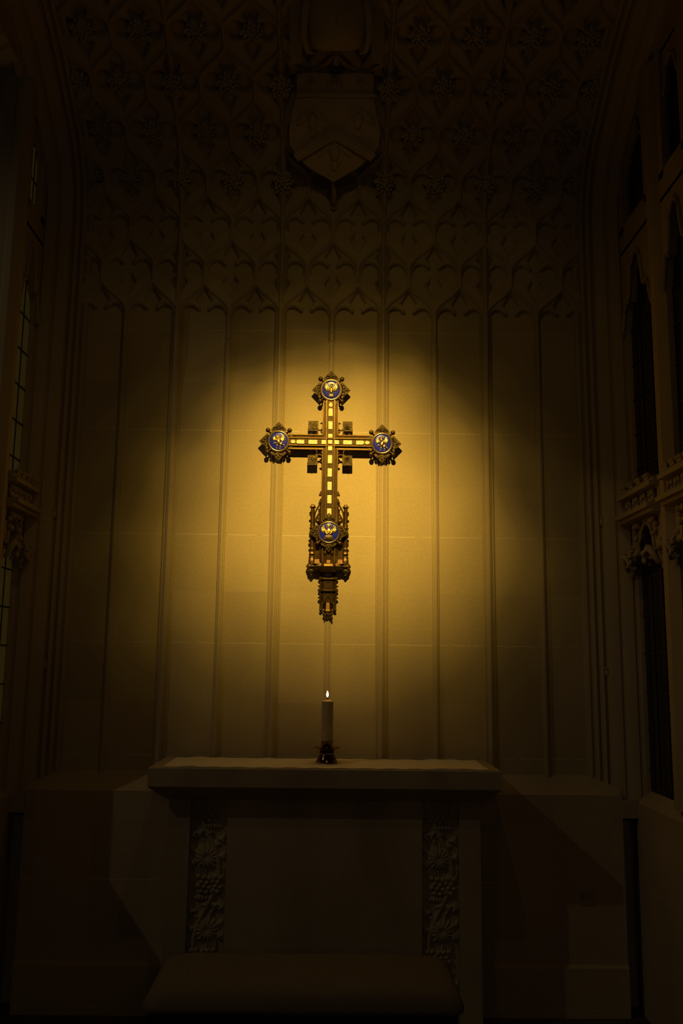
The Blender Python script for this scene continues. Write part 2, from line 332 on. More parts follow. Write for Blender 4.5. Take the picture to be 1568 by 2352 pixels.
# ------------------------------------------------------------------ side walls with their windows
def side(sg, name, wname):
    left = sg < 0
    m = MB(); X = 1.68
    def q(y0, y1, z0, z1, x=X, t=.25): m.box((min(sg*x, sg*(x+t)), y1, z0), (max(sg*x, sg*(x+t)), y0, z1))
    q(-.13, -5.9, 0, 1.05, 1.64, .31); q(0, -5.9, 0, 1.08, 1.72, .2); q(.06, -.002, 0, 1.08, 1.46, .5)
    m.loft([[(sg*1.64,-.13,1.05),(sg*1.74,-.13,1.15)],[(sg*1.64,-5.9,1.05),(sg*1.74,-5.9,1.15)]], closed=False); m.box((min(sg*1.56,sg*1.73), -.16, .97), (max(sg*1.56,sg*1.73), 0, 1.06))   # weathered sill slope
    q(-.19, -5.9, 4.88, 5.45)
    if left:
        q(-2.6, -5.9, 1.08, 4.9); q(-.62, -2.6, 1.08, 1.42)
    else:
        q(-1.29, -5.9, 1.08, 4.9)
    w = m.build(name, STONE, kind='structure')
    # window tracery
    fr = MB(); ends = [(-.185, -.50)] if left else [(-.185, -.64), (-.80, -1.15)]
    for y0, y1 in ((-.50, -.62),) if left else ((-.64, -.80), (-1.15, -1.31)):
        yc = (y0+y1)/2; hw = (y0-y1)/2
        fr.loft([[(sg*x, yc+q*hw, zz) for x, q in ((1.78,-.5),(1.72,-.5),(1.70,-1),(1.67,-1),(1.63,-.35),(1.63,.35),(1.67,1),(1.70,1),(1.72,.5),(1.78,.5))] for zz in (1.1, 4.9)])
    for y0, y1 in ends:
        yc = (y0+y1)/2; hw = (y0-y1)/2
        def head(zs, za, zt, x0=1.66, x1=1.75, cusp=True):
            # plate over the light with a pointed, cusped underside
            lo = []
            n = 24
            for i in range(n+1):
                u = -1+2*i/n; a = abs(u)
                zz = zs + (za-zs)*(1-a**1.7)
                if cusp: zz -= .10*math.exp(-((a-.52)/.13)**2)*(za-zs)/.35
                lo.append((yc+u*hw, zz))
            poly = lo + [(yc+hw, zt), (yc-hw, zt)]
            fr.loft([[(sg*x0, a, b) for a, b in poly], [(sg*x1, a, b) for a, b in poly]])
            fr.tube([(sg*(x0-.004), a, b-.004) for a, b in lo], .011, 6)
        head(2.24, 2.50, 2.53); head(3.62, 4.02, 4.10); head(4.55, 4.80, 4.90, 1.68)
        fr.box((min(sg*1.66, sg*1.76), y1, 4.08), (max(sg*1.66, sg*1.76), y0, 4.24))
        # side reveals of the small upper light
        for ya, yb in ((y0, y0-.06), (y1+.06, y1)):
            fr.box((min(sg*1.66, sg*1.76), yb, 4.2), (max(sg*1.66, sg*1.76), ya, 4.9))
    wi = fr.build(wname, CARVE, kind='structure', autosm=.5)
    for y0, y1 in ends:
        yc = (y0+y1)/2; L_ = y0-y1
        t = MB()   # transom: moulded band, row of fleurons, battlements
        for x0, z0, z1 in ((1.60, 2.52, 2.54), (1.575, 2.54, 2.563), (1.64, 2.56, 2.650), (1.59, 2.650, 2.675), (1.61, 2.675, 2.690)):
            t.box((min(sg*x0, sg*1.76), y1-.02, z0), (max(sg*x0, sg*1.76), y0+.03, z1))
        n = 4
        for i in range(n):
            a = y0 + .01 - (i+.5)*L_/n
            t.box((min(sg*1.605, sg*1.66), a-.028, 2.690), (max(sg*1.605, sg*1.66), a+.028, 2.712))
            t.tube([(sg*1.605, a-.034, 2.714), (sg*1.605, a+.034, 2.714)], .009, 6)
        t.build('transom', CARVE, wi, autosm=.5)
        g = MB()
        for i in range(4):
            g = MB(); a = y0 - (i+.5)*L_/4
            for k in range(4):
                b = k*PI/2 + PI/4; g.ball((sg*1.628, a+.026*math.cos(b), 2.606+.026*math.sin(b)), .019, (.7,1.1,1.1), 8, 5)
                b += PI/4; g.ball((sg*1.632, a+.034*math.cos(b), 2.606+.032*math.sin(b)), .009, (.7,1,1), 7, 4)
            g.ball((sg*1.616, a, 2.606), .012, (.8,1,1), 8, 5)
            g.build('carved_flower', CARVE, wi, smooth=True)
        for s2 in (-1, 1):   # foliage filling the corners under the transom
            g = MB(); rnd = random.Random(5)
            for k in range(14):
                u = rnd.random(); v = rnd.random()*(1-u)
                g.ball((sg*(1.64+rnd.random()*.02), yc+s2*(L_/2-.02-u*.12), 2.50-v*.24), .020, (.7,1.1,.8), 8, 5)
            g.tube([(sg*1.63, yc+s2*L_*.5, 2.26), (sg*1.60, yc+s2*L_*.40, 2.34), (sg*1.59, yc+s2*L_*.28, 2.32), (sg*1.61, yc+s2*L_*.22, 2.25)], [.012,.018,.014,.005], 8)
            for k in range(9): g.ball((sg*(1.595+.004*k), yc+s2*L_*(.24+.10*rnd.random()), 2.26+.10*rnd.random()), rnd.uniform(.012,.020), (.8,1.2,.8), 8, 5)
            g.build('carved_foliage', CARVE, wi, smooth=True)
        p = MB(); p.box((min(sg*1.702, sg*1.708), y1-.03, 1.1), (max(sg*1.702, sg*1.708), y0+.04, 4.9))
        p.build('pane', GLASSL if left else GLASSD, wi)
        l = MB()
        for i in range(1, 3): l.box((min(sg*1.697, sg*1.705), y0-L_*i/3-.003, 1.15), (max(sg*1.697, sg*1.705), y0-L_*i/3+.003, 4.9))
        for k in range(19):
            zz = 1.22+k*.2; l.box((min(sg*1.696, sg*1.705), y1, zz), (max(sg*1.696, sg*1.705), y0, zz+.008))
        l.build('leading', LEAD, wi)
    return w
side(-1, 'wall_left', 'window_1'); side(1, 'wall_right', 'window_2')
fl = MB(); fl.box((-2.2, -6.0, -.05), (2.2, .05, 0)); fl.build('floor', FLOOR, kind='structure')

# ------------------------------------------------------------------ carved shield and helm hanging off the vault
def shp(px, py, off=0):
    t = (py-165)/(420-165); Dd = 4.45 + t*.35
    p = at(px, py, -5+Dd); return p + Vector((0, -.8, -.6))*off
sh_out = [(681,168),(720,164),(770,170),(820,165),(860,169),(858,215),(866,262),(875,305),(871,335),(856,357),(820,388),(766,419),(708,386),(678,357),(664,332),(662,305),(668,262),(680,215)]
S0 = shp(768, 300)
shield = thing('carved_shield', 'stone shield of arms with a chevron high on the middle of the vault', 'shield', tuple(S0))
m = MB(); cx, cy = 768, 290
def shr(k, off): return [shp(cx+(a-cx)*k, cy+(b-cy)*k, off) for a, b in sh_out]
m.loft([shr(.96,-.05), shr(1.0,-.04), shr(1.0,-.004), shr(.985,.008), shr(.6,.016), shr(.2,.020)]); m.build('shield_plate', CARVE, shield, autosm=.5)
m = MB()
for sx in (-1, 1):
    a = [(768,300),(768,318),(768+sx*84,368),(768+sx*94,355)]
    m.loft([[shp(p, q, .008) for p, q in a], [shp(p, q, .034) for p, q in a]])
    m.tube([shp(768, 301, .036), shp(768+sx*93, 354, .034)], .006, 6); m.tube([shp(768, 317, .036), shp(768+sx*84, 367, .034)], .006, 6)
m.build('chevron', CARVE, shield, autosm=.5)
m = MB(); a = [(681,214),(859,216),(860,224),(680,222)]; m.loft([[shp(p,q,.0) for p,q in a],[shp(p,q,.024) for p,q in a]]); m.build('chief_bar', CARVE, shield)
def bird(cx, cy, r, parent):
    m = MB()
    c = shp(cx, cy, .020); u = (shp(cx+10, cy, .02)-c)/10; w = (shp(cx, cy-10, .02)-c)/10; n = Vector((0,-.8,-.6))
    B = lambda x, y, rr, sx=1, sy=1: m.add(*ell(c, u, w, n, x*r, y*r, rr*r, sx, sy))
    B(0,0,.5,.8,1.3); B(0,.85,.26); B(.2,.95,.13,1.6,.7); B(0,-.95,.3,.9,1.4)
    for s in (-1, 1):
        for k in range(4): B(s*(.5+.2*k), .35-.18*k+.1, .24, .7, 1.9-.25*k)
        B(s*.3,-.7,.12,1,2)
    m.build('carved_bird', CARVE, parent, smooth=True)
def ell(c, u, w, n, x, y, r, sx, sy, d=.35):
    vs = []; fs = []; seg = 8; rg = 4
    for i in range(rg+1):
        t = PI/2*i/rg
        for j in range(seg):
            p = 2*PI*j/seg
            vs.append(c + u*(x+r*sx*math.cos(t)*math.cos(p)) + w*(y+r*sy*math.cos(t)*math.sin(p)) + n*(r*.0024*math.sin(t)*d*2 - .006))
    for i in range(rg):
        for j in range(seg): k = (j+1) % seg; fs.append((i*seg+j, i*seg+k, (i+1)*seg+k, (i+1)*seg+j))
    return vs, fs
bird(718, 278, 30, shield); bird(822, 278, 30, shield); bird(768, 350, 32, shield); bird(768, 196, 15, shield); bird(712, 193, 10, shield); bird(828, 193, 10, shield)
m = MB(); p0 = at(766, 405, -.18); p1 = at(766, 478, -.045)
m.tube([p0+Vector((0,.05,0)), p0, p0.lerp(p1,.5), p1], [.012,.018,.017,.016], 8); m.ball(tuple(p1), .019, (1,1,.8)); m.build('pendant_stem', CARVE, shield, smooth=True)
m = MB(); m.tube([shp(768,270,-.03), shp(768,270,-.03)+Vector((0,.28,.22))], .05, 8); m.tube([shp(768,210,-.03), shp(768,210,-.03)+Vector((0,.28,.26))], .05, 8)
m.build('fixing_stem', CARVE, shield)

H0 = at(772, 60, -.78)
helm = thing('carved_helm', 'stone helm with hanging mantling above the shield on the vault', 'carving', tuple(H0))
def hp(px, py, off=0):
    p = at(px, py, -.66 - (165-py)*.0012); return p + Vector((0,-.8,-.6))*off
m = MB(); rings = []
for py, hw_, b in ((117,30,.03),(112,52,.07),(98,62,.10),(70,68,.12),(40,72,.13),(5,76,.13),(-40,80,.12)):
    rings.append([hp(773+hw_*math.cos(PI*i/10), py, b*math.sin(PI*i/10)) for i in range(11)] + [hp(773-hw_*math.cos(PI*i/4), py, -.05) for i in range(1,4)])
m.loft(rings); m.build('helm_bowl', CARVE, helm, smooth=True)
for k in (-26, 0, 26):
    m = MB()
    for py in (15, 32, 50): m.ball(tuple(hp(773+k, py, .125-abs(k)*.0008)), .008, (1,1,1.6))
    m.build('rivet', CARVE, helm, smooth=True)
for sx in (-1, 1):
    m = MB(); x = 773+sx*86
    m.loft([[hp(x-sx*14,-40,0),hp(x+sx*18,-40,0),hp(x+sx*18,-40,-.05),hp(x-sx*14,-40,-.05)],[hp(x-sx*10,40,.03),hp(x+sx*22,40,.01),hp(x+sx*22,40,-.05),hp(x-sx*10,40,-.05)],
            [hp(x-sx*6,110,.03),hp(x+sx*22,112,.01),hp(x+sx*22,112,-.05),hp(x-sx*6,110,-.05)],[hp(x-sx*4,145,.02),hp(x+sx*20,148,.0),hp(x+sx*20,148,-.04),hp(x-sx*4,145,-.04)]])
    m.build('mantling', CARVE, helm, autosm=.7)
    m = MB(); m.tube([hp(773+sx*62,-30,.09), hp(773+sx*72,30,.08), hp(773+sx*76,80,.05), hp(773+sx*66,118,.03), hp(773+sx*52,124,.02)], [.02,.022,.02,.014,.006], 8, .6); m.build('mantling', CARVE, helm, smooth=True)
m = MB(); m.tube([hp(773,100,-.02), hp(772,150,-.02)], [.02,.018], 8); m.tube([hp(773,60,.0), hp(773,60,0)+Vector((0,.1,.30))], .06, 8); m.build('fixing_stem', CARVE, helm)

# ------------------------------------------------------------------ altar
AX = .858; AF = -.52; MT = 1.245; Bx = .766; BF = -.425
altar = thing('stone_altar', 'pale stone altar with two carved vine strips, below the hanging cross', 'altar', (0, -.3, 0))
m = MB(); e = .004
def rect(x, f, b, z): return [(-x, f, z), (x, f, z), (x, b, z), (-x, b, z)]
m.loft([rect(Bx+.015, BF-.015, -.05, 1.088), rect(AX-.004, AF+.004, -.05, 1.150), rect(AX, AF, -.05, 1.156), rect(AX, AF, -.05, MT-.005), rect(AX-.005, AF+.005, -.055, MT)])
m.build('table_slab', ALTAR, altar)
m = MB(); px0, px1 = .478, .660
# base: plain blocks between the recessed carved strips
for a, b in ((-Bx, -px1), (-px0, px0), (px1, Bx)): m.box((a, BF, 0), (b, -.155, 1.092))
for sx in (-1, 1): m.box((min(sx*px0, sx*px1), BF+.028, 0), (max(sx*px0, sx*px1), -.155, 1.092))
m.build('base', ALTAR, altar)
def vine(u, v):
    """relief height of the carved strip; u across -1..1, v up in metres"""
    per = .335; k = np.floor(v/per); t = v - k*per; sgn = np.where(np.mod(k, 2) == 0, 1.0, -1.0); x = u*.085*sgn; h = np.zeros_like(x)
    ph = t/per*2*PI
    xc = .055*np.cos(ph*.5+.2)                      # winding stem
    h = np.maximum(h, .013*np.sqrt(np.clip(1-((x-xc)/.013)**2, 0, 1)))
    gx = x + .012                                   # grape bunch
    for r in range(4):
        for c in range(5-r % 2):
            a = -.052 + c*.026 + (r % 2)*.013; b = .285 - r*.0215 + .004*np.sin(c*2.1)
            h = np.maximum(h, .019*np.sqrt(np.clip(1-((gx-a)**2+(t-b)**2)/.0134**2, 0, 1)))
    # ribbed pod under the grapes
    pod = np.clip(1-((x-.012)/.055)**2-((t-.190)/.013)**2, 0, 1); h = np.maximum(h, np.sqrt(pod)*(.011+.005*np.cos(x*420)))
    # curling strands above the bunch
    for q in range(4):
        r = .045+.013*q; dd = np.abs(np.hypot(x+.035, (t-.315)*1.0)-r); h = np.maximum(h, np.where((t > .27) | (t < .01), .010*np.sqrt(np.clip(1-(dd/.0055)**2, 0, 1)), 0))
    # big fan leaf with lobes and veins
    lx = x + .006; ly = t - .045; rr = np.hypot(lx, ly); an = np.arctan2(ly, lx)
    edge = .078 + .017*np.cos(an*7) + .006*np.cos(an*17)
    leaf = np.clip((edge-rr)/.012, 0, 1); ve = .5+.5*np.cos(an*14)
    h = np.maximum(h, leaf*(.009+.006*ve*np.clip(rr/.05, 0, 1)+.006*np.sin(rr*70)))
    for (a, b) in ((-.07,.15),(.065,.13),(-.068,.02),(.07,.05),(.0,.158),(-.04,.155)):
        e_ = .019*(1+.3*np.cos(3*np.arctan2(t-b, x-a)+a*50)); h = np.maximum(h, .015*np.sqrt(np.clip(1-((x-a)**2+(t-b)**2)/e_**2, 0, 1)))
    return h*np.clip((1-np.abs(u))/.05, 0, 1)
for sx, lab in ((-1, None), (1, None)):
    nu, nv = 74, 420; us = np.linspace(-1, 1, nu); vs = np.linspace(.02, 1.09, nv); U, V = np.meshgrid(us, vs); Hh = vine(U, V - .095)
    Xc = sx*(px0+px1)/2
    mm = MB(); mm.v = [(Xc+float(U[i,j])*.0885, BF+.0265-float(Hh[i,j])*1.05, float(V[i,j])) for i in range(nv) for j in range(nu)]
    mm.f = [(i*nu+j, i*nu+j+1, (i+1)*nu+j+1, (i+1)*nu+j) for i in range(nv-1) for j in range(nu-1)]
    mm.build('carved_vine_strip', ALTAR, altar, smooth=True)

# runner: thin cloth with a slightly rippled edge
m = MB(); n = 90; top = []; 
for i in range(n+1):
    x = -.790 + 1.588*i/n
    fy = -.503 + .006*math.sin(i*.9) + .004*math.sin(i*.37+1) ; by = -.095 + .006*math.sin(i*.5)
    if i < 4: by -= .06*(4-i)/4*.3; fy += .0
    hz = lambda k: MT + .0025 + .003*(math.sin(i*.9+k*2) + 1)*.5 + (.004*math.exp(-((i-8)/3)**2) + .004*math.exp(-((i-80)/5)**2) if k else 0)
    top.append([(x, fy, MT+.001), (x, fy, hz(1)), (x, (fy+by)/2, hz(0)), (x, by, hz(1)), (x, by, MT+.001)])
m.loft(top); o = m.build('altar_runner', LINEN, origin=(0, -.28, MT), autosm=.6)
tag(o, 'long narrow off-white linen runner lying along the altar top', 'cloth')

# ------------------------------------------------------------------ candle and candlestick
cb = at(750, 1752, -.28); cxx, cyy, zb = cb.x, -.28, MT+.005
def zc_(py): return zrow(py+.0, cyy)
stick = thing('candlestick', 'low brass candlestick with a wide drip pan on the altar runner', 'candlestick', (cxx, cyy, zb))
m = MB(); zz = zb
m.lathe([(.001,zz),(.054,zz),(.057,zz+.004),(.053,zz+.008),(.045,zz+.026),(.038,zz+.042),(.040,zz+.050),(.034,zz+.053)], (cxx,cyy), 40); m.build('foot', BRASS, stick, autosm=.5)
m = MB(); m.lathe([(.001,zz+.052),(.034,zz+.053),(.060,zz+.066),(.071,zz+.074),(.069,zz+.076),(.055,zz+.068),(.034,zz+.059),(.001,zz+.058)], (cxx,cyy), 48); m.build('drip_pan', BRASS, stick, autosm=.6)
m = MB(); m.lathe([(.030,zz+.056),(.0305,zz+.060),(.029,zz+.066),(.029,zz+.100),(.031,zz+.104),(.031,zz+.107),(.001,zz+.107)], (cxx,cyy), 40); m.build('socket', BRASS, stick, autosm=.5)
z0 = zz+.1075; z1 = zrow(1609, cyy)
candle = thing('pillar_candle', 'thick cream candle burning in the brass candlestick on the altar', 'candle', (cxx, cyy, z0))
m = MB(); m.lathe([(.001,z0),(.0292,z0),(.0302,z0+.004),(.0302,z1-.012),(.0294,z1-.004),(.026,z1-.001),(.0135,z1),(.0130,z1+.003),(.010,z1+.0035),(.008,z1),(.001,z1)], (cxx,cyy), 40)
m.build('wax', WAX, candle, autosm=.9)
m = MB(); m.tube([(cxx,cyy,z1-.008),(cxx,cyy,z1+.012),(cxx-.001,cyy,z1+.018)], .0022, 8); m.build('wick', WICK, candle)
fz = z1+.014; m = MB(); m.lathe([(.0005,fz),(.0030,fz+.004),(.0054,fz+.010),(.0061,fz+.015),(.0050,fz+.022),(.0026,fz+.030),(.0004,fz+.035)], (cxx-.001,cyy), 16); m.build('flame', FLAME, candle, smooth=True)

# ------------------------------------------------------------------ kneeler in front of the altar
kn = thing('upholstered_kneeler', 'long padded kneeler bench with woven fabric top in front of the altar', 'kneeler', (-.07, -1.15, 0))
m = MB(); x0, x1, y0, y1 = -.672, .535, -1.42, -.90; zt = .545; rings = []
def rr_(ins, z, R):
    pts = []
    for cxq, cyq, a in ((x1-ins-R, y1-ins-R, 0), (x0+ins+R, y1-ins-R, 90), (x0+ins+R, y0+ins+R, 180), (x1-ins-R, y0+ins+R, 270)):
        for i in range(7): t = math.radians(a+15*i); pts.append((cxq+R*math.cos(t), cyq+R*math.sin(t), z))
    return pts
for ins, z, R in ((.012,zt-.088,.04),(.0,zt-.078,.05),(-.004,zt-.064,.06),(.004,zt-.045,.07),(.022,zt-.020,.08),(.055,zt-.006,.08),(.10,zt-.001,.08),(.17,zt+.002,.06),(.22,zt+.002,.03)): rings.append(rr_(ins, z, R))
m.loft(rings); m.build('cushion', FABRIC, kn, smooth=True, label='brown woven fabric cushion with rounded edges')
m = MB(); m.loft([rr_(.022, .30, .02), rr_(.022, zt-.085, .02)]); m.build('frame', WOOD, kn)
for a in (x0+.03, x1-.09):
    for b in (y0+.03, y1-.09):
        m = MB(); m.box((a, b, 0), (a+.06, b+.06, .31)); m.build('leg', WOOD, kn)
p = at(1349, 2060, -.15)
m = MB(); m.box((p.x-.034, -.158, p.z-.034), (p.x+.034, -.15, p.z+.034)); m.box((p.x-.026, -.161, p.z-.026), (p.x+.026, -.158, p.z+.026))
tag(m.build('wall_plate', PLATE, origin=(p.x, -.15, p.z)), 'small square blanking plate low on the wall right of the altar', 'plate')

# ------------------------------------------------------------------ the hanging cross
K = .00246
def T(u, py, n): return (u*K, -n*K, zrow(py, -.05))
cross = thing('wall_cross', 'jewelled bronze cross with four blue enamel roundels hung on the panelled wall', 'cross', (0, -.03, zrow(1015, -.05)))
def T2(u, py, n): return T(u, py, (n-13.8)*.85+4.5)      # the foot of the cross sits closer to the wall
def part(mb, name, mat, parent=None, TT=None, **k): return mb.build(name, mat, parent or cross, T=TT or T, **k)
CYp = 1015.5
def xout(hv, hh, top, bot, sx, n):
    """outline of the cross: half widths of the upright and the bar, with the arm ends"""
    return [(-hv,top,n),(hv,top,n),(hv,CYp-hh,n),(sx,CYp-hh,n),(sx,CYp+hh,n),(hv,CYp+hh,n),(hv,bot,n),(-hv,bot,n),(-hv,CYp+hh,n),(-sx,CYp+hh,n),(-sx,CYp-hh,n),(-hv,CYp-hh,n)]
m = MB(); rings = []
for h, n in ((18.2,13.8),(18.2,17.6),(17.4,18.0),(15.6,17.6),(15.0,16.9),(11.4,16.6),(10.4,19.4),(8.2,19.8),(7.6,18.6)):
    rings.append(xout(h, h-.9, 918.5, 1290, 97, n))
m.loft(rings); part(m, 'beam', BRONZE)
m = MB()      # bright raised lines along the mouldings, one crossing the other
for h, w, n in ((17.3, .75, 18.6), (9.4, .85, 20.9)):
    for s in (-1, 1):
        v = h*s
        for (a, b) in (((919 if h < 12 else 925), CYp-(h if h > 12 else 9)), (CYp+(h if h > 12 else 9), 1196)): m.box((v-w, a, n-1.6), (v+w, b, n))
        hh = (h-.9)*s
        for t in (-1, 1):
            a, b = sorted((t*(h if h > 12 else 9), t*97)); m.box((a, CYp+hh-w, n-1.6), (b, CYp+hh+w, n))
    
for t in (-1, 1): m.box((-9.4, CYp+t*8.6-.7, 19.3), (9.4, CYp+t*8.6+.7, 21.0)); m.box((t*9.4-.8, CYp-9, 19.3), (t*9.4+.8, CYp+9, 21.0))
part(m, 'gilt_fillet', GILT, label='bright gilt edging lines')
def gem(cu, cp, hu, hp_, kind='rect'):
    m = MB()
    if kind == 'drop':
        pts = [(cu + hu*math.cos(a), cp + hu*math.sin(a)) for a in [math.radians(q) for q in range(-30, 211, 20)]] + [(cu, cp - hp_*1.35)]
    elif kind == 'oval': pts = [(cu + hu*math.cos(2*PI*i/18), cp + hp_*math.sin(2*PI*i/18)) for i in range(18)]
    elif kind == 'round':   # one rounded end, away from the crossing
        s = 1 if cu > 0 else -1
        pts = [(cu - s*hu, cp - hp_), (cu - s*hu, cp + hp_)] + [(cu + s*(hu-hp_) + s*hp_*math.sin(math.radians(q)), cp + hp_*math.cos(math.radians(q))) for q in range(0, 181, 20)]
    elif kind == 'roundtop': pts = [(cu+hu, cp+hp_), (cu-hu, cp+hp_)] + [(cu - hu*math.cos(math.radians(q)), cp-hp_+hu - hu*math.sin(math.radians(q))) for q in range(0, 181, 20)]
    else:
        r = min(1.0, hu*.3); pts = [(cu-hu+r,cp-hp_),(cu+hu-r,cp-hp_),(cu+hu,cp-hp_+r),(cu+hu,cp+hp_-r),(cu+hu-r,cp+hp_),(cu-hu+r,cp+hp_),(cu-hu,cp+hp_-r),(cu-hu,cp-hp_+r)]
    m.prism(pts, 17, 20.6, .9); return part(m, 'inlaid_stone', PEARL)
def boss(cu, cp, hu, hp_):
    m = MB(); m.box((cu-hu, cp-hp_, 17), (cu+hu, cp+hp_, 19.4))
    for i in range(-2, 3):
        for j in range(-2, 3):
            if (i+j) % 2 == 0: m.ball((cu+i*hu*.42, cp+j*hp_*.42, 19.4), hu*.26, (1,1,1), 6, 4)
    return part(m, 'carved_boss', DARKB, label='dark carved metal square between the pale stones')
gem(0, CYp, 5, 4.8); gem(0, 1001.3, 5, 4.6); boss(0, 991.5, 5, 4.4); gem(0, 977, 5, 9.4); boss(0, 962.2, 5, 4.6); gem(0, 947, 5, 9.6, 'roundtop'); gem(0, 930.5, 4.7, 5.6, 'drop')
for k in range(6):
    y = 1029.8 if k == 0 else 1024.5 + 30.7*k
    if k == 0: gem(0, y, 5, 5.4)
    else: gem(0, y, 5, 9.9)
    boss(0, 1040 + 30.6*k - .2, 5, 4.6)
for s in (-1, 1):
    gem(s*14.8, CYp+.5, 5.6, 4.9); boss(s*24.8, CYp+.5, 4.2, 4.7); gem(s*40.2, CYp+.5, 10.3, 4.9); boss(s*55.3, CYp+.5, 4, 4.7); gem(s*69.3, CYp+.5, 9.3, 4.7, 'round'); gem(s*86, CYp+.5, 5.6, 4.3, 'oval')

def roundel(cu, cp, fig, R=22.2, dn=0):
    fr = MB(); n0 = 14+dn; n1 = 20.5+dn
    fr.lathe([(R*.9, 0), (R+4.2, 0), (R+4.4, 3.5), (R+3.2, 5.6), (R+1.2, 5.8), (R+.4, 4.6), (R*.9, 4.4)], seg=48)   # about third axis
    fr.v = [(cu+x, cp+y, n0+z) for x, y, z in fr.v]
    f = part(fr, 'roundel_frame', BRONZE, autosm=.6)
    for d in range(4):
        a = d*PI/2; c, s = math.cos(a), math.sin(a)
        def rt(x, y): return (cu + x*c - y*s, cp + x*s + y*c)      # x outwards
        lf = MB()
        poly = [(23.5,-16.5),(26,-18.5),(29,-16.2),(33.5,-11.5),(38.5,-6.5),(42.5,-2.4),(45,0),(42.5,2.4),(38.5,6.5),(33.5,11.5),(29,16.2),(26,18.5),(23.5,16.5),(27,8),(28,0),(27,-8)]
        lf.prism([rt(*q) for q in poly], n0+.2, n0+4.0, 0)
        inner = (cu < -50 and d == 0) or (cu > 50 and d == 2) or (cp < 950 and d == 1)
        rnd = random.Random(int(cu*7+cp)+d)
        for k in range(26):
            x = rnd.uniform(27, 41); wmax = max(.4, (43-x)*.92); y = rnd.uniform(-wmax, wmax)
            if inner and abs(y) < 6.5: continue
            lf.ball((*rt(x, y), n0+4), rnd.uniform(1.2, 2.2), (1, 1, .9), 7, 5)
        for y in (-1, 1) if not inner else ():     # two curling leaves and a midrib
            lf.tube([(*rt(27, y*2), n0+4.6), (*rt(32, y*5), n0+5.6), (*rt(33, y*9), n0+5.4), (*rt(29, y*12.5), n0+5.2), (*rt(27, y*9.5), n0+4.6)], [1.2,1.7,1.7,1.4,.7], 6)
        if not inner: lf.tube([(*rt(27,0), n0+4.6), (*rt(36,0), n0+5.4), (*rt(44,0), n0+3.4)], [2,1.7,.6], 6)
        if inner: lf.v = [(a_, b_, min(c_, 19.6)) if abs((a_-cu)*-s + (b_-cp)*c) < 6.5 else (a_, b_, c_) for a_, b_, c_ in lf.v]
        part(lf, 'carved_leaf_point', DARKB, f, smooth=False)
        kb = MB(); b = a + PI/4; r1 = R+3; r2 = 35.6
        kb.tube([(cu+r1*math.cos(b), cp+r1*math.sin(b), n0+2.5), (cu+r2*math.cos(b), cp+r2*math.sin(b), n0+2.8)], [2.9, 1.7], 8)
        kb.ball((cu+r2*math.cos(b), cp+r2*math.sin(b), n0+3.2), 5.5, (1,1,.9), 16, 9)
        part(kb, 'ball_knob', BRONZE, f, smooth=True)
    e = MB(); e.lathe([(R*.98, 0), (R*.98, 4.2), (R*.8, 4.9), (R*.5, 5.5), (R*.2, 5.8), (.01, 5.85)], seg=40); e.v = [(cu+x, cp+y, n0+z) for x, y, z in e.v]
    part(e, 'enamel_disc', ENAMEL, f, smooth=True, label='deep blue enamel disc')
    r = MB(); rings = []
    for i in range(48):
        a = 2*PI*i/48; rings.append([(cu+(R+.1+.9*math.cos(q))*math.cos(a), cp+(R+.1+.9*math.cos(q))*math.sin(a), n0+5.6+.9*math.sin(q)) for q in [2*PI*k/8 for k in range(8)]])
    rings.append(rings[0]); r.loft(rings, caps=(False, False)); part(r, 'rim', SILVER, f, smooth=True, label='thin bright silvery ring')
    g = MB(); zt = n0+5.6
    def E(x, y, a, b, rot=0, h=1.8): g.ball((cu+x, cp+y, zt), 1, (a, b, h), 12, 7, math.radians(rot))
    def wing(s, x0, y0, sc=1.0, up=62, dn=-50, n=7, L=9.0):
        """a wing of overlapping feathers fanned from the shoulder, short coverts laid over them"""
        for k in range(n):
            an = math.radians(up + (dn-up)*k/(n-1)); l = L*sc*(1.0 - .05*k)
            E(s*(x0 + l*.62*math.cos(an)), y0 - l*.62*math.sin(an), l*.62, 1.25*sc, (-math.degrees(an) if s > 0 else 180+math.degrees(an)), 1.1)
        for k in range(n-2):
            an = math.radians(up*.8 + (dn-up)*.8*k/(n-3)); E(s*(x0 + 2.6*sc*math.cos(an)), y0 - 2.6*sc*math.sin(an), 2.7*sc, 1.2*sc, (-math.degrees(an) if s > 0 else 180+math.degrees(an)), 1.7)
        E(s*(x0-.5), y0, 2.0*sc, 2.4*sc, 0, 1.8)
    if fig == 'angel':
        for k in range(14):      # halo ring
            a = 2*PI*k/14; E(5*math.cos(a), -13.2+5*math.sin(a), 1.25, .8, math.degrees(a)+90, .9)
        E(0,-13.4,3.5,4.5,0,1.6); E(0,-12.8,2.5,3.3,0,2.6); E(0,-12.3,.5,1.0,0,3.0); E(-.95,-13.4,.5,.35,0,2.75); E(.95,-13.4,.5,.35,0,2.75); E(0,-8.2,1.8,2.2,0,2)
        g.loft([[(cu+x*w_, cp+y, zt+h_*q) for x, q in ((-1,0),(-.8,.6),(-.35,.95),(0,1),(.35,.95),(.8,.6),(1,0))] for y, w_, h_ in ((-7.4,2.4,1.6),(-5.6,6.4,2.4),(-1,6.8,3.0),(4,6.2,2.8),(9,8.2,2.6),(14,11,2.2),(17,11.5,1.6),(18,9,.6))], closed=False)
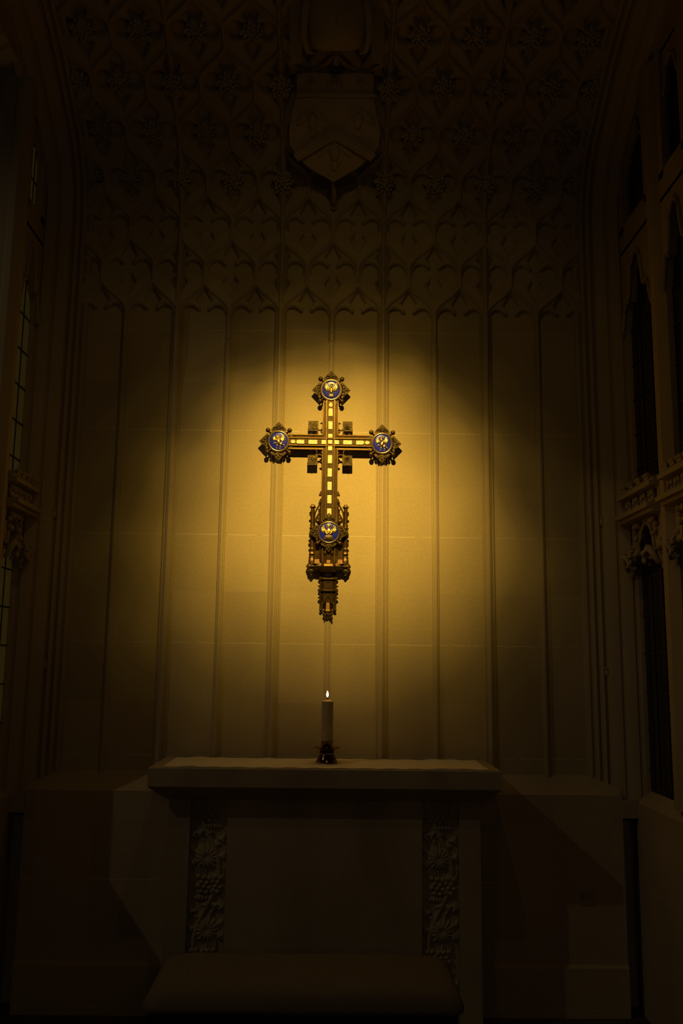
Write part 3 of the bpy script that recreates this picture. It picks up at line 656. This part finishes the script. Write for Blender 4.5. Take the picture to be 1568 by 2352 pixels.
        for s2 in (-1, 1):
            g.tube([(cu+s2*6.2, cp-4.5, zt+1.6), (cu+s2*7.2, cp+1, zt+2.2), (cu+s2*4.2, cp+4.2, zt+3.2), (cu+s2*.8, cp+1.8, zt+3.6)], [1.7,1.6,1.4,1.0], 8)
            wing(s2, 7.6, -4.5, 1.18, 68, -62, 8, 9.6)
            for k in range(3): g.tube([(cu+s2*(1.2+2.0*k), cp+6, zt+2.4), (cu+s2*(1.8+3.0*k), cp+16.5, zt+1.9)], [.4,.75], 6)
        g.tube([(cu-5, cp-3.8, zt+2.6), (cu+1, cp+3, zt+3.1), (cu+5.5, cp+7.5, zt+2.6)], .55, 6); E(0,12,2.4,1.5,20,3.0); E(0,1.6,1.6,1.2,0,3.9)
    elif fig == 'eagle':
        E(0,1.5,4.4,8,0,2.9); E(0,-7.6,2.5,4.2,0,2.6); E(.5,-12,2.7,2.6,0,2.8); E(3.1,-11.8,1.8,.8,8,2.2); E(0,5.5,3.3,4.6,0,3.3)
        for k in range(5): E((k-2)*1.9,14,1.1,5,(k-2)*-12,1.5)
        for s2 in (-1, 1): wing(s2, 4.6, -4.5, 1.2, 50, -82, 9, 10.5); E(s2*3.2,10.2,.9,2.6,s2*-15,2.2); E(s2*4.4,12.2,1.6,.7,0,1.8)
        for k in range(9): E(((k % 3)-1)*2.2, -3+(k//3)*3.1, 1.1, 1.3, 0, 3.6)
    elif fig == 'lion':
        E(0,2,4.8,7.6,-18,3.0)
        for k in range(9): a = 2*PI*k/9; E(-2+3.4*math.cos(a), -8.6+3.6*math.sin(a), 2.1, 1.5, math.degrees(a), 2.2)
        E(-2.4,-8.4,2.8,3.1,0,3.2); E(-4.2,-7.4,1.6,1.4,0,3.4); E(-4.2,-11.2,.9,1.0,0,2.8); E(-.4,-11.6,.9,1.0,0,2.8)
        E(5.4,7,3.6,5.2,25,2.5); E(4.6,13,1.4,4.4,-12,1.9); E(3.2,17,2.2,1.0,0,1.7); E(-3,11.5,1.5,5.2,6,2.1); E(-4,16.6,2.1,1.0,0,1.7); E(-7.6,4.6,4.2,1.5,28,2.2); E(-11,6.6,1.6,1.3,0,1.9)
        wing(1, 3.6, -3.6, 1.12, 62, -40, 8, 10); wing(-1, 6.6, -3.0, .95, 66, -20, 6, 8.6); g.tube([(cu+8, cp+9, zt+1), (cu+12.5, cp+8, zt+1.2), (cu+14, cp+12, zt+1.2), (cu+11.5, cp+14.5, zt+1)], [.9,.8,.8,1.5], 7)
    else:
        E(0,2,4.8,7.6,18,3.0); E(-1.4,-7,3.0,4.0,-14,2.8); E(-2,-10.4,2.9,2.8,0,3.2); E(-3.8,-8.4,1.9,1.5,25,3.2)
        for s2 in (-1, 1): g.tube([(cu-2+s2*1.6, cp-12, zt+2), (cu-2+s2*4.4, cp-13.4, zt+1.9), (cu-2+s2*4.2, cp-16.6, zt+1.6)], [.9,.8,.4], 7); E(-2+s2*3.6,-10.8,1.7,.8,s2*-20,2.3)
        E(5,7.4,3.4,5,20,2.5); E(5.6,13.4,1.3,4.2,-10,1.9); E(5,17,1.7,1.0,0,1.7); E(-2.6,11.6,1.4,5.0,6,2.1); E(-3.4,16.4,1.7,1.0,0,1.7); E(-7.4,5,4.2,1.3,32,2.2); E(-10.8,7.4,1.4,1.3,0,1.9)
        wing(1, 4.0, -3.8, 1.15, 60, -44, 8, 10); wing(-1, 6.2, -3.4, 1.0, 64, -24, 6, 9); g.tube([(cu+8, cp+8, zt+1), (cu+12, cp+10, zt+1.2), (cu+12.6, cp+14, zt+1)], [.8,.7,1.2], 7)
    part(g, 'gilt_figure', GOLDF, f, smooth=True, label={'angel':'gilt winged angel in relief','eagle':'gilt eagle in relief','lion':'gilt winged lion in relief','ox':'gilt winged ox in relief'}[fig])
roundel(0.5, 895.5, 'eagle'); roundel(-119.6, 1015, 'lion'); roundel(120.2, 1016.5, 'ox'); roundel(-.3, 1224, 'angel', 23.2, 8.5)

# squares in the crook of the arms, held by pierced cusping
for su in (-1, 1):
    for sv in (-1, 1):
        c = (su*40, CYp + (sv*41.5 if sv > 0 else -37)); m = MB()
        m.box((c[0]-11.4, c[1]-11.4, 14.5), (c[0]+11.4, c[1]+11.4, 18))
        rnd = random.Random(su*3+sv)
        for i in range(-4, 5):
            for j in range(-4, 5):
                if rnd.random() < .8: m.ball((c[0]+i*2.5+rnd.uniform(-.5,.5), c[1]+j*2.5+rnd.uniform(-.5,.5), 18), rnd.uniform(1.0,1.7), (1,1,.9), 6, 4)
        for k in range(5):
            a = math.atan2(sv, su) + (k-2)*.42; m.tube([(c[0]-su*6, c[1]-sv*6, 19), (c[0]-su*6+12*math.cos(a), c[1]-sv*6+12*math.sin(a), 19.6)], [1.1,.6], 5)
        o = part(m, 'corner_ornament', DARKB)
        def L(x, y): return (su*x, CYp + sv*y)      # x, y outwards from the crossing
        g = MB(); y1_, y2_ = (24.2, 36.4) if sv > 0 else (22.6, 35.6)
        def TB(pts, rr): g.tube([(*L(a_, b_), 15.6) for a_, b_ in pts], rr, 8)
        TB(arc(38.0, y1_, 7.6, 95, 290, 16), 2.1)                 # round cusp resting on the bar
        TB(arc(24.8, y2_, 7.8, 5, -175, 14), 2.0)                 # round cusp against the upright
        g.ball((*L(30.6, (y1_+y2_)/2+.6), 15.6), 3.6, (1,1,.7), 10, 6)
        TB([(41.5, 16.8), (43.6, 18.6), (44.6, 22)], [2.4, 1.8, .7]); TB([(47.6, 17), (45.6, 18.2), (44.8, 20)], [2.2, 1.4, .7])
        TB([(18, y2_+8.5), (20.4, y2_+8), (24, y2_+7.6)], [3.2, 2.0, .8]); TB([(18, y2_-13.5), (20.4, y2_-12), (23.6, y2_-11.4)], [3.0, 1.9, .8])
        TB([(17.8, y2_-14), (17.8, y2_+9)], 1.5)
        part(g, 'pierced_cusping', BRONZE, o, smooth=True)

# ---- tabernacle foot of the cross
def column(cu):
    m = MB(); s = 1 if cu > 0 else -1; cn = 13.5
    prof = [(.01,1157.5),(2.6,1158.2),(4.4,1160),(5.2,1162.4),(7.6,1163.8),(7.8,1165),(5,1167.5),(4.7,1170),(4.7,1204),(6.2,1205),(6.4,1208),(5.2,1209),(5.6,1211),(7.8,1212.5),(7.6,1214.5),(5,1217.5),(4.9,1258),(6.8,1261),(6.6,1264),(6.0,1266),(6.6,1270),(8.0,1272.5),(7.6,1274),(5.6,1276.5),(6,1283),(7.6,1286),(8.4,1290),(8.6,1298)]
    m.lathe([(r, h) for r, h in prof], (cu, cn), 8, axis='y')
    for h in (1181, 1226, 1248, 1282):
        m.loft([[(cu+s*4, h-3, cn-1.5),(cu+s*4, h+3, cn-1.5),(cu+s*4, h+3, cn+1.5),(cu+s*4, h-3, cn+1.5)], [(cu+s*8, h-.8, cn-.8),(cu+s*8, h+.8, cn-.8),(cu+s*8, h+.8, cn+.8),(cu+s*8, h-.8, cn+.8)]])
    part(m, 'side_pinnacle', BRONZE, autosm=.5)
column(-37.6); column(37.8)
def at2(s, pts, r, **k):
    g_.tube([(s*a, b, 17.5) for a, b in pts], r, **k)
for s in (-1, 1):
    g_ = MB()
    at2(s, [(33,1184),(31.5,1177),(28,1169),(23,1161),(19,1153),(18,1145)], [1.7,1.7,1.8,1.8,1.6,1.4])       # sloping buttress arch
    at2(s, [(22,1190),(21.6,1180),(23,1173),(27,1168)], 1.3); at2(s, [(33,1184),(32.5,1210),(32.5,1290)], 1.5); at2(s, [(20,1160),(20,1290)], 1.5)
    at2(s, [(33,1200),(30.5,1193),(26.5,1187),(22,1181)], 1.5); at2(s, [(21,1200),(23,1192),(27,1187)], 1.4)   # crossed tracery bars
    at2(s, [(20,1216),(26,1211),(33,1216)], 1.3); at2(s, [(20,1240),(33,1240)], 1.5); at2(s, [(33,1256),(31,1262),(27,1264)], 1.4)
    for b in (1136, 1153):     # crockets climbing the cross
        g_.ball((s*20.5, b, 17.5), 3.4, (1,1.2,1), 8, 6); g_.ball((s*22.6, b+2.2, 17.5), 2.0, (1,1,1), 8, 5); g_.ball((s*19.4, b-5.5, 17.5), 2.3, (1,1.2,1), 8, 5)
    part(g_, 'pierced_tracery', BRONZE, autosm=.7)
    m = MB(); m.box((min(s*19.5,s*33), 1264, 15.5), (max(s*19.5,s*33), 1285, 18))
    for k in range(4): m.box((s*(20.8+k*3.7)-.5, 1275.5, 18), (s*(20.8+k*3.7)+.5, 1284, 19.2))
    m.box((min(s*19.5,s*33), 1283.4, 18), (max(s*19.5,s*33), 1284.4, 19)); part(m, 'side_arcade', BRONZE)
    m = MB(); m.box((min(s*20,s*32), 1284.6, 16), (max(s*20,s*32), 1295.5, 18.6)); part(m, 'inlaid_panel', AGATE, label='warm brown veined stone panel')
# niche below the lowest roundel
m = MB(); m.box((-16, 1245, 14), (16, 1298, 21))
for s in (-1, 1):
    m.lathe([(1.6,1298),(1.6,1275),(3.6,1273),(3.8,1270),(2,1268),(1,1262)], (s*7.5, 22.5), 8, axis='y'); m.lathe([(2.6,1298),(2.6,1286),(2,1284),(2,1262),(1,1252)], (s*13.5, 21.5), 8, axis='y')
m.tube([(-4.4,1284,21.4),(-4.4,1276,21.4),(-3.2,1273,21.4),(0,1269.5,21.4),(3.2,1273,21.4),(4.4,1276,21.4),(4.4,1284,21.4),(-4.4,1284,21.4)], .7, 6)
part(m, 'niche', BRONZE, autosm=.5)
m = MB(); m.box((-4, 1286.5, 20.5), (4, 1295, 22.2)); part(m, 'inlaid_panel', AGATE)
# bracket shelf: three faceted bays
def facet(w, ws, dpt, n0, base=13.8):
    return [(-w, n0), (-w, n0)]
def slab(m, prof, cu=0.0, sides=8, back=13.8):
    """faceted horizontal mouldings: (half width, front depth, row) triples"""
    rings = []
    for hw_, fr, row in prof:
        c = hw_*.46; fr = back + (fr-back)*.62; fw = .2
        rings.append([(cu-hw_, row, back), (cu-hw_, row, back+(fr-back)*fw), (cu-c, row, fr), (cu+c, row, fr), (cu+hw_, row, back+(fr-back)*fw), (cu+hw_, row, back)])
    m.loft(rings); return m
m = MB(); slab(m, [(44,25,1294.5),(46,26,1297),(48.5,27,1300),(49,27,1302),(45,25,1304),(44,24,1306.5),(40,22,1309),(36,20,1311)]); slab(m, [(20,34,1294.5),(21,36,1298),(23,38,1301),(22,37,1304),(19,34,1309),(17,31,1314)])
for cu in (-38.5, 38.7): slab(m, [(9.5,25,1295),(12.2,28,1300),(12.2,28,1302.4),(8.6,24,1306),(7,21,1309)], cu, back=8)
part(m, 'bracket_shelf', BRONZE)
m = MB()
for s in (-1, 0, 1):
    m = MB(); m.box((s*31-(9 if s == 0 else 5), 1294.6, (23 if s == 0 else 18)), (s*31+(9 if s == 0 else 5), 1295.9, (27.5 if s == 0 else 23)))
    part(m, 'gilt_fillet', GILT, label='bright gilt edging line')
for cu in (-38.5, 38.7):
    m = MB(); m.lathe([(7.5,1308),(8,1310),(6,1314),(5,1316.5),(2.4,1318),(3,1320.5),(1,1322.5),(.1,1323)], (cu, 10), 8, axis='y')
    for k in range(7): a = k*PI/6; m.ball((cu+7*math.cos(a), 1311.5, 10+5*math.sin(a)), 2.2, (1,1,1), 7, 5)
    part(m, 'leaf_pendant', DARKB, smooth=False)
m = MB()
slab(m, [(16,25,1309),(17,26,1315),(18,26,1323),(20.5,29,1326),(22.8,32,1328.5),(22.6,32,1330.5),(19,27,1333),(18.6,26,1335),(18.6,26,1352),(20,28,1353),(23,32,1355.5),(22.6,32,1357.5),(19.2,27,1359.5)])
slab(m, [(18.8,24,1359),(18.8,24,1383),(17.5,23,1384)])
for s in (-1, 1):
    for row in (1346.5, 1372.5):
        m.loft([[(s*18, row-4, 15),(s*18, row+4, 15),(s*18, row+4, 19),(s*18, row-4, 19)], [(s*21.5, row-2, 15.5),(s*21.5, row+2, 15.5),(s*21.5, row+2, 18.5),(s*21.5, row-2, 18.5)], [(s*23.4, row-.5, 16.5),(s*23.4, row+.5, 16.5),(s*23.4, row+.5, 17.5),(s*23.4, row-.5, 17.5)]])
    for k, x in ((0, 8.6), (1, 18)):
        zf = 20.3 if k == 0 else 17.2
        m.box((s*x-.8, 1359, zf-1.5), (s*x+.8, 1385, zf+1)); m.box((s*x-.8, 1335, zf-1), (s*x+.8, 1352, zf+1.7))
    m.box((s*13.5-5.5, 1383, 15), (s*13.5+5.5, 1388, 18.5)); m.box((s*15-3.6, 1386, 15), (s*15+3.6, 1400, 17.5)); m.ball((s*16.2, 1400.5, 16.5), 3.4, (1.1,.8,.6), 10, 6); m.ball((s*12.2, 1398.5, 16.5), 1.4, (1,1,1), 8, 5)
for c, r, zf in ((0, 7.6, 20.5), (-13.4, 4.2, 18.8), (13.4, 4.2, 18.8)):
    m.tube([(c-r, 1384, zf), (c-r*.8, 1377, zf+.4), (c, 1370, zf+.8), (c+r*.8, 1377, zf+.4), (c+r, 1384, zf)], 1.1, 6); m.tube([(c-r, 1362, zf), (c-r*.3, 1368, zf+.4), (c, 1371, zf+.6)], .7, 6); m.tube([(c+r, 1362, zf), (c+r*.3, 1368, zf+.4), (c, 1371, zf+.6)], .7, 6)
m.box((-8.2, 1352.0, 20), (8.2, 1353, 23)); m.box((-7, 1336.5, 21), (-6, 1350.5, 22.6)); m.box((6, 1336.5, 21), (7, 1350.5, 22.6)); m.box((-7, 1336, 21), (7, 1337, 22.6)); m.box((-7, 1349.8, 21), (7, 1350.8, 22.6))
slab(m, [(7,23,1383),(7.6,23,1398),(9,25,1400),(11.6,28,1403),(11.4,28,1405),(7,24,1408.5)])
part(m, 'corbel', BRONZE, TT=T2)
m = MB(); m.box((-8, 1311.5, 20), (8.2, 1324, 22.4)); part(m, 'inlaid_panel', AGATE, TT=T2, label='warm brown veined stone panel')
m = MB(); m.box((-3.8, 1384, 19), (3.8, 1399, 20.8)); part(m, 'inlaid_panel', AGATE, TT=T2)
m = MB(); m.tube([(0,1405,17),(0,1414,17)], 5, 8)
rnd = random.Random(11)
for k in range(11):
    a = PI*k/10; m.ball((8.6*math.cos(a), 1411+1.5*math.sin(k*2), 16+4*math.sin(a)), 3.2, (1,1,1), 8, 6)
for k, (x, y) in enumerate(((-6,1418),(-1,1420),(4,1418.5),(8.5,1418.5),(0,1416))): m.ball((x, y, 18), 2.8, (1,1.1,1), 8, 6)
m.tube([(7,1417,18),(12,1419,18)], [2,.6], 6); part(m, 'leaf_finial', DARKB, TT=T2)
for p0, p1 in (((0,1000),(0,1040)), ((0,1300),(0,1312)), ((-119.6,1010),(-119.6,1022)), ((120,1010),(120,1022)), ((0,890),(0,905))):
    m = MB(); m.box((p0[0]-5, p0[1], -.0), (p0[0]+5, p1[1], 15)); part(m, 'wall_fixing', DARKB)

# ------------------------------------------------------------------ lights
def spot(name, loc, target, energy, color, size, blend, radius):
    l = bpy.data.lights.new(name, 'SPOT'); l.energy = energy; l.color = color; l.spot_size = math.radians(size); l.spot_blend = blend; l.shadow_soft_size = radius
    o = bpy.data.objects.new(name, l); COL.objects.link(o); o.location = loc
    o.rotation_euler = (Vector(target)-Vector(loc)).to_track_quat('-Z', 'Y').to_euler(); return o
LP = Vector((.03, -2.2, 4.76))
so = spot('cross_spotlight', LP, (.02, 0, LP.z - 2.2*math.tan(math.radians(45.5))), 860, (1, .628, .102), 112, .75, .012)
# the lamp's own beam profile: a hot oval core with a long dim skirt, as a reflector lamp throws it
ld = so.data; ld.use_nodes = True; nt = ld.node_tree; em = [n for n in nt.nodes if n.type == 'EMISSION'][0]
def MM(op, a, b=None, c=None):
    n = N(nt, 'ShaderNodeMath', operation=op)
    for i, v in enumerate((a, b, c)):
        if v is None: continue
        if isinstance(v, (int, float)): n.inputs[i].default_value = v
        else: nt.links.new(v, n.inputs[i])
    return n.outputs[0]
gi = N(nt, 'ShaderNodeNewGeometry'); de = math.radians(45.5)
def DOT(v):
    n = N(nt, 'ShaderNodeVectorMath', operation='DOT_PRODUCT'); nt.links.new(gi.outputs['Incoming'], n.inputs[0]); n.inputs[1].default_value = v; return n.outputs['Value']
df = DOT((0, math.cos(de), -math.sin(de))); dr = DOT((1, 0, 0)); du = DOT((0, math.sin(de), math.cos(de)))
sg_ = MM('SIGN', df); fa = MM('ABSOLUTE', df)
ax = MM('MULTIPLY', MM('ARCTAN2', MM('MULTIPLY', dr, sg_), fa), 57.3); ay = MM('MULTIPLY', MM('ARCTAN2', MM('MULTIPLY', du, sg_), fa), 57.3)
a2 = MM('SUBTRACT', ax, .6); qx = MM('DIVIDE', a2, MM('ADD', 12.6, MM('MULTIPLY', MM('LESS_THAN', a2, 0), 1.0)))
up_ = MM('GREATER_THAN', ay, 0); qy = MM('DIVIDE', ay, MM('ADD', 7.6, MM('MULTIPLY', up_, 3.8)))
qn = MM('SQRT', MM('ADD', MM('MULTIPLY', qx, qx), MM('MULTIPLY', qy, qy)))
nz_ = N(nt, 'ShaderNodeTexNoise'); nz_.inputs['Scale'].default_value = 7; nz_.inputs['Detail'].default_value = 1; nt.links.new(gi.outputs['Incoming'], nz_.inputs['Vector'])
qn = MM('MULTIPLY', qn, MM('ADD', .86, MM('MULTIPLY', nz_.outputs[0], .28)))
cr = N(nt, 'ShaderNodeValToRGB'); els = cr.color_ramp.elements
pts = [(0,1),(.4,.95),(.7,.76),(1,.46),(1.2,.28),(1.4,.11),(1.6,.042),(1.8,.018),(2.2,.0075),(3,.005),(5,.003)]
for i, (q_, v_) in enumerate(pts):
    e_ = els[0] if i == 0 else (els[-1] if i == len(pts)-1 else els.new(q_/5))
    e_.position = q_/5; e_.color = (v_, v_, v_, 1)
nt.links.new(MM('DIVIDE', qn, 5), cr.inputs[0]); nt.links.new(cr.outputs[0], em.inputs['Strength'])
spot('side_window_light', (-6.0, -4.2, 7.3), (.1, -.4, .9), 72, (1, .80, .50), 34, .7, .05)
al = bpy.data.lights.new('front_fill_light', 'AREA'); al.shape = 'RECTANGLE'; al.size = 2.4; al.size_y = 1.2; al.energy = 4.2; al.color = (1, .80, .50)  # unseen soft fill added behind the camera to lift the front faces
ao = bpy.data.objects.new('front_fill_light', al); COL.objects.link(ao); ao.location = (.6, -9.5, 3.2); ao.rotation_euler = (Vector((0, 0, 1.4))-Vector(ao.location)).to_track_quat('-Z', 'Y').to_euler()
pl = bpy.data.lights.new('candle_light', 'POINT'); pl.energy = .10; pl.color = (1, .55, .2); pl.shadow_soft_size = .01
po = bpy.data.objects.new('candle_light', pl); COL.objects.link(po); po.location = (cxx, cyy, z1+.075)
w = bpy.data.worlds.new('world'); S.world = w; w.use_nodes = True
w.node_tree.nodes['Background'].inputs[0].default_value = (1, .80, .52, 1); w.node_tree.nodes['Background'].inputs[1].default_value = .0035
for o in bpy.data.objects:
    if '_o' in o: del o['_o']
S.view_settings.view_transform = 'Standard'; S.view_settings.look = 'None'; S.view_settings.exposure = 0; S.view_settings.gamma = 1
S.view_settings.use_curve_mapping = False
